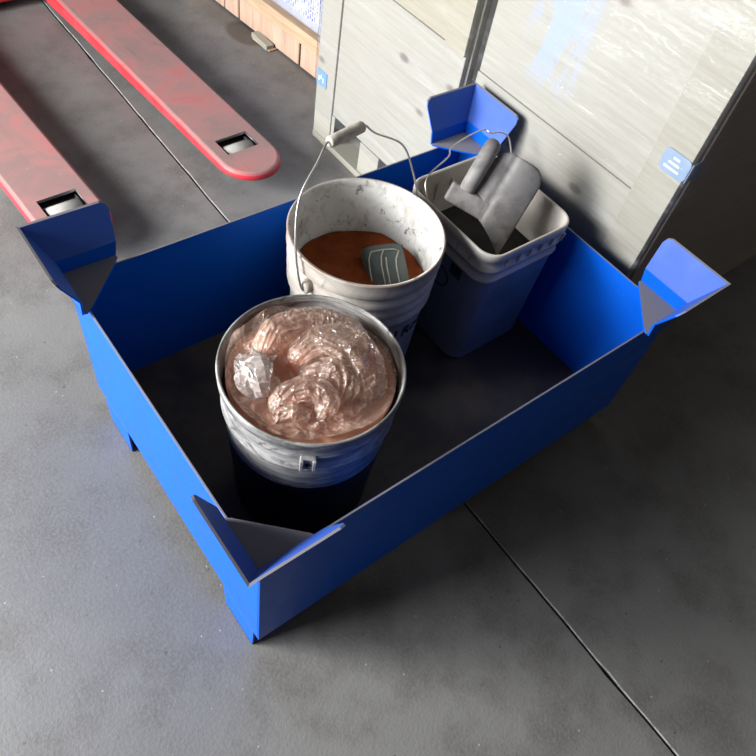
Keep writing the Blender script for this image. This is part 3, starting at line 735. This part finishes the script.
# ================================================================== WOODEN PALLET WITH PACKAGES
PR = math.radians(5.2)
pal = thing('wooden_pallet', 'reddish wooden block pallet carrying wrapped white sacks beside the crate', 'pallet', (1.165, 1.56, 0), PR)
PD = .95
def pb(n, xa, xb, ya, yb, za, zb, mat): return box(n, (xa, ya, za), (xb, yb, zb), mat, pal, .003)
for xa in (0, .42, PD - .12):
    for ya, yb in ((-.14, .068), (.078, .424), (.432, .515), (.522, .80)):
        pb('block', xa, xa + .12, ya, yb, .006, .088, 'palletwood')
for xa in (-.003, .42, PD - .10): pb('stringer_board', xa, xa + .11, -.14, .80, .0885, .112, 'deckwood')
for k in range(7): pb('deck_board', -.006 + k * .136, -.006 + k * .136 + .122, -.14, .80, .1125, .140, 'deckwood')
pb('bottom_board', -.034, PD, .20, .30, 0, .0058, 'deckwood')
st = box('loose_board_stub', (1.108, 1.765, 0.0005), (1.140, 1.868, .020), 'cleat', None, .002); tag(st, 'short pale wood offcut on the concrete against the wooden pallet', 'offcut')
# packages: film wrapped printed sacks
zl_ = .1405
for iy, iz, lab in ((0, 0, 'lower white printed sack at the pallet end next to the crate'), (0, 1, 'upper white printed sack stacked at the pallet end next to the crate'),
                    (1, 0, 'lower white printed sack on the pallet away from the crate'), (1, 1, 'upper white printed sack on the pallet away from the crate')):
    y0 = -.130 + iy * .45; y1 = y0 + .44; z0 = zl_ + iz * .151; z1 = z0 + .150
    sk = thing('packaged_sack', lab, 'sack', (1.165, 1.56, 0), PR, 'sacks stacked on the wooden pallet')
    bm = bmesh.new(); add_box(bm, (.012, y0, z0), (.62, y1, z1), .022, 4)
    bm_obj('sack_body', bm, 'carton', sk, True)
    pr_ = box('printed_panel', (.0106, y0 + .03, z0 + .040), (.0118, y1 - .03, z1 - .024), 'printed', sk, 0)
    box('print_block', (.0098, y0 + .035, z0 + .075), (.0105, y0 + .085, z1 - .030), 'lilac', pr_, 0)
# ================================================================== PALLET JACK
JR = math.radians(2.9)
jk = thing('pallet_jack', 'worn red hand pallet jack with two forks pointing at the blue tray', 'pallet jack', (.695, 1.094, 0), JR)
def fork_outline(hw, tip, length, inset=0.):
    """outline in local xy; fork tip at y=0, runs to y=length"""
    pts = []; r = hw
    for k in range(17):
        a = math.pi + math.pi * k / 16
        pts.append(((hw - inset) * math.cos(a), tip * .98 + (tip * .98 - inset) * math.sin(a)))
    pts += [(hw - inset, length - inset), (-(hw - inset), length - inset)]
    return pts
def fork(xc):
    hw, tip, Lf = .092, .098, 1.25
    bm = bmesh.new(); rings = []
    for ins, z in ((0.006, .030), (0, .034), (0, .070), (.002, .0775), (.006, .0825), (.012, .085)):
        rings.append([bm.verts.new((x + xc, y, z if z > .06 else z + .030 * max(0, min(1, (.36 - y) / .30)))) for x, y in fork_outline(hw, tip, Lf, ins)])
    n = len(rings[0])
    for a, b in zip(rings, rings[1:]):
        for i in range(n): bm.faces.new((a[i], a[(i + 1) % n], b[(i + 1) % n], b[i]))
    hole = [bm.verts.new((xc + x, y, .085)) for x, y in ((-.052, .118), (.052, .118), (.052, .190), (-.052, .190))]
    hes = [bm.edges.new((hole[i], hole[(i + 1) % 4])) for i in range(4)]
    tes = [bm.edges.get((rings[-1][i], rings[-1][(i + 1) % n])) for i in range(n)]
    bmesh.ops.triangle_fill(bm, use_beauty=True, use_dissolve=False, edges=tes + hes)
    low = [bm.verts.new((v.co.x, v.co.y, .076)) for v in hole]
    for i in range(4): bm.faces.new((hole[i], hole[(i + 1) % 4], low[(i + 1) % 4], low[i])).material_index = 1
    bmesh.ops.recalc_face_normals(bm, faces=bm.faces[:])
    f = bm_obj('fork', bm, 'red', jk, False); f.data.materials.append(MAT['steel'])
    for p in f.data.polygons: p.use_smooth = abs(p.normal.z) < .98 and p.area < .02
    rl = bm_obj('roller', tube([(xc - .0445, .145, .042), (xc - .043, .145, .042), (xc + .043, .145, .042), (xc + .0445, .145, .042)], [.036, .0395, .0395, .036], 28), 'roller', f, True)
    bm_obj('axle', tube([(xc - .056, .145, .042), (xc + .056, .145, .042)], .009, 12), 'steel', f, True)
    box('roller_frame', (xc - .0515, .119, .02), (xc - .0455, .189, .07), 'steel', f, .001); box('roller_frame', (xc + .0455, .119, .02), (xc + .0515, .189, .07), 'steel', f, .001)
    box('under_plate', (xc - .055, .05, .060), (xc + .055, .117, .066), 'steel', f, .001); box('under_plate', (xc - .085, .192, .050), (xc + .085, 1.15, .056), 'steel', f, .001)
    box('under_plate', (xc - .085, .118, .050), (xc - .0525, .191, .066), 'steel', f, .001); box('under_plate', (xc + .0525, .118, .050), (xc + .085, .191, .066), 'steel', f, .001)
    return f
fork(0); fork(-.525)
box('cross_frame', (-.617, 1.25, .03), (.092, 1.32, .16), 'red', jk, .008, 2)
box('pump_mount', (-.40, 1.32, .05), (-.125, 1.40, .42), 'red', jk, .012, 2)
bm_obj('pump_cylinder', tube([(-.2625, 1.45, .10), (-.2625, 1.45, .46)], .045, 24), 'steel', jk, True)
for s in (-.34, -.185): bm_obj('steer_wheel', tube([(s - .025, 1.46, .09), (s + .025, 1.46, .09)], .0895, 32), 'rubber', jk, True)
bm_obj('handle_bar', tube([(-.2625, 1.43, .46), (-.2625, 1.46, .62), (-.2625, 1.50, 1.10)], .016, 14), 'red', jk, True)
bm_obj('handle_loop', tube(smooth_path([(-.2625, 1.50, 1.09), (-.36, 1.505, 1.15), (-.37, 1.51, 1.22), (-.2625, 1.515, 1.26), (-.155, 1.51, 1.22), (-.165, 1.505, 1.15), (-.2625, 1.50, 1.09)], 6), .013, 12), 'rubber', jk, True)
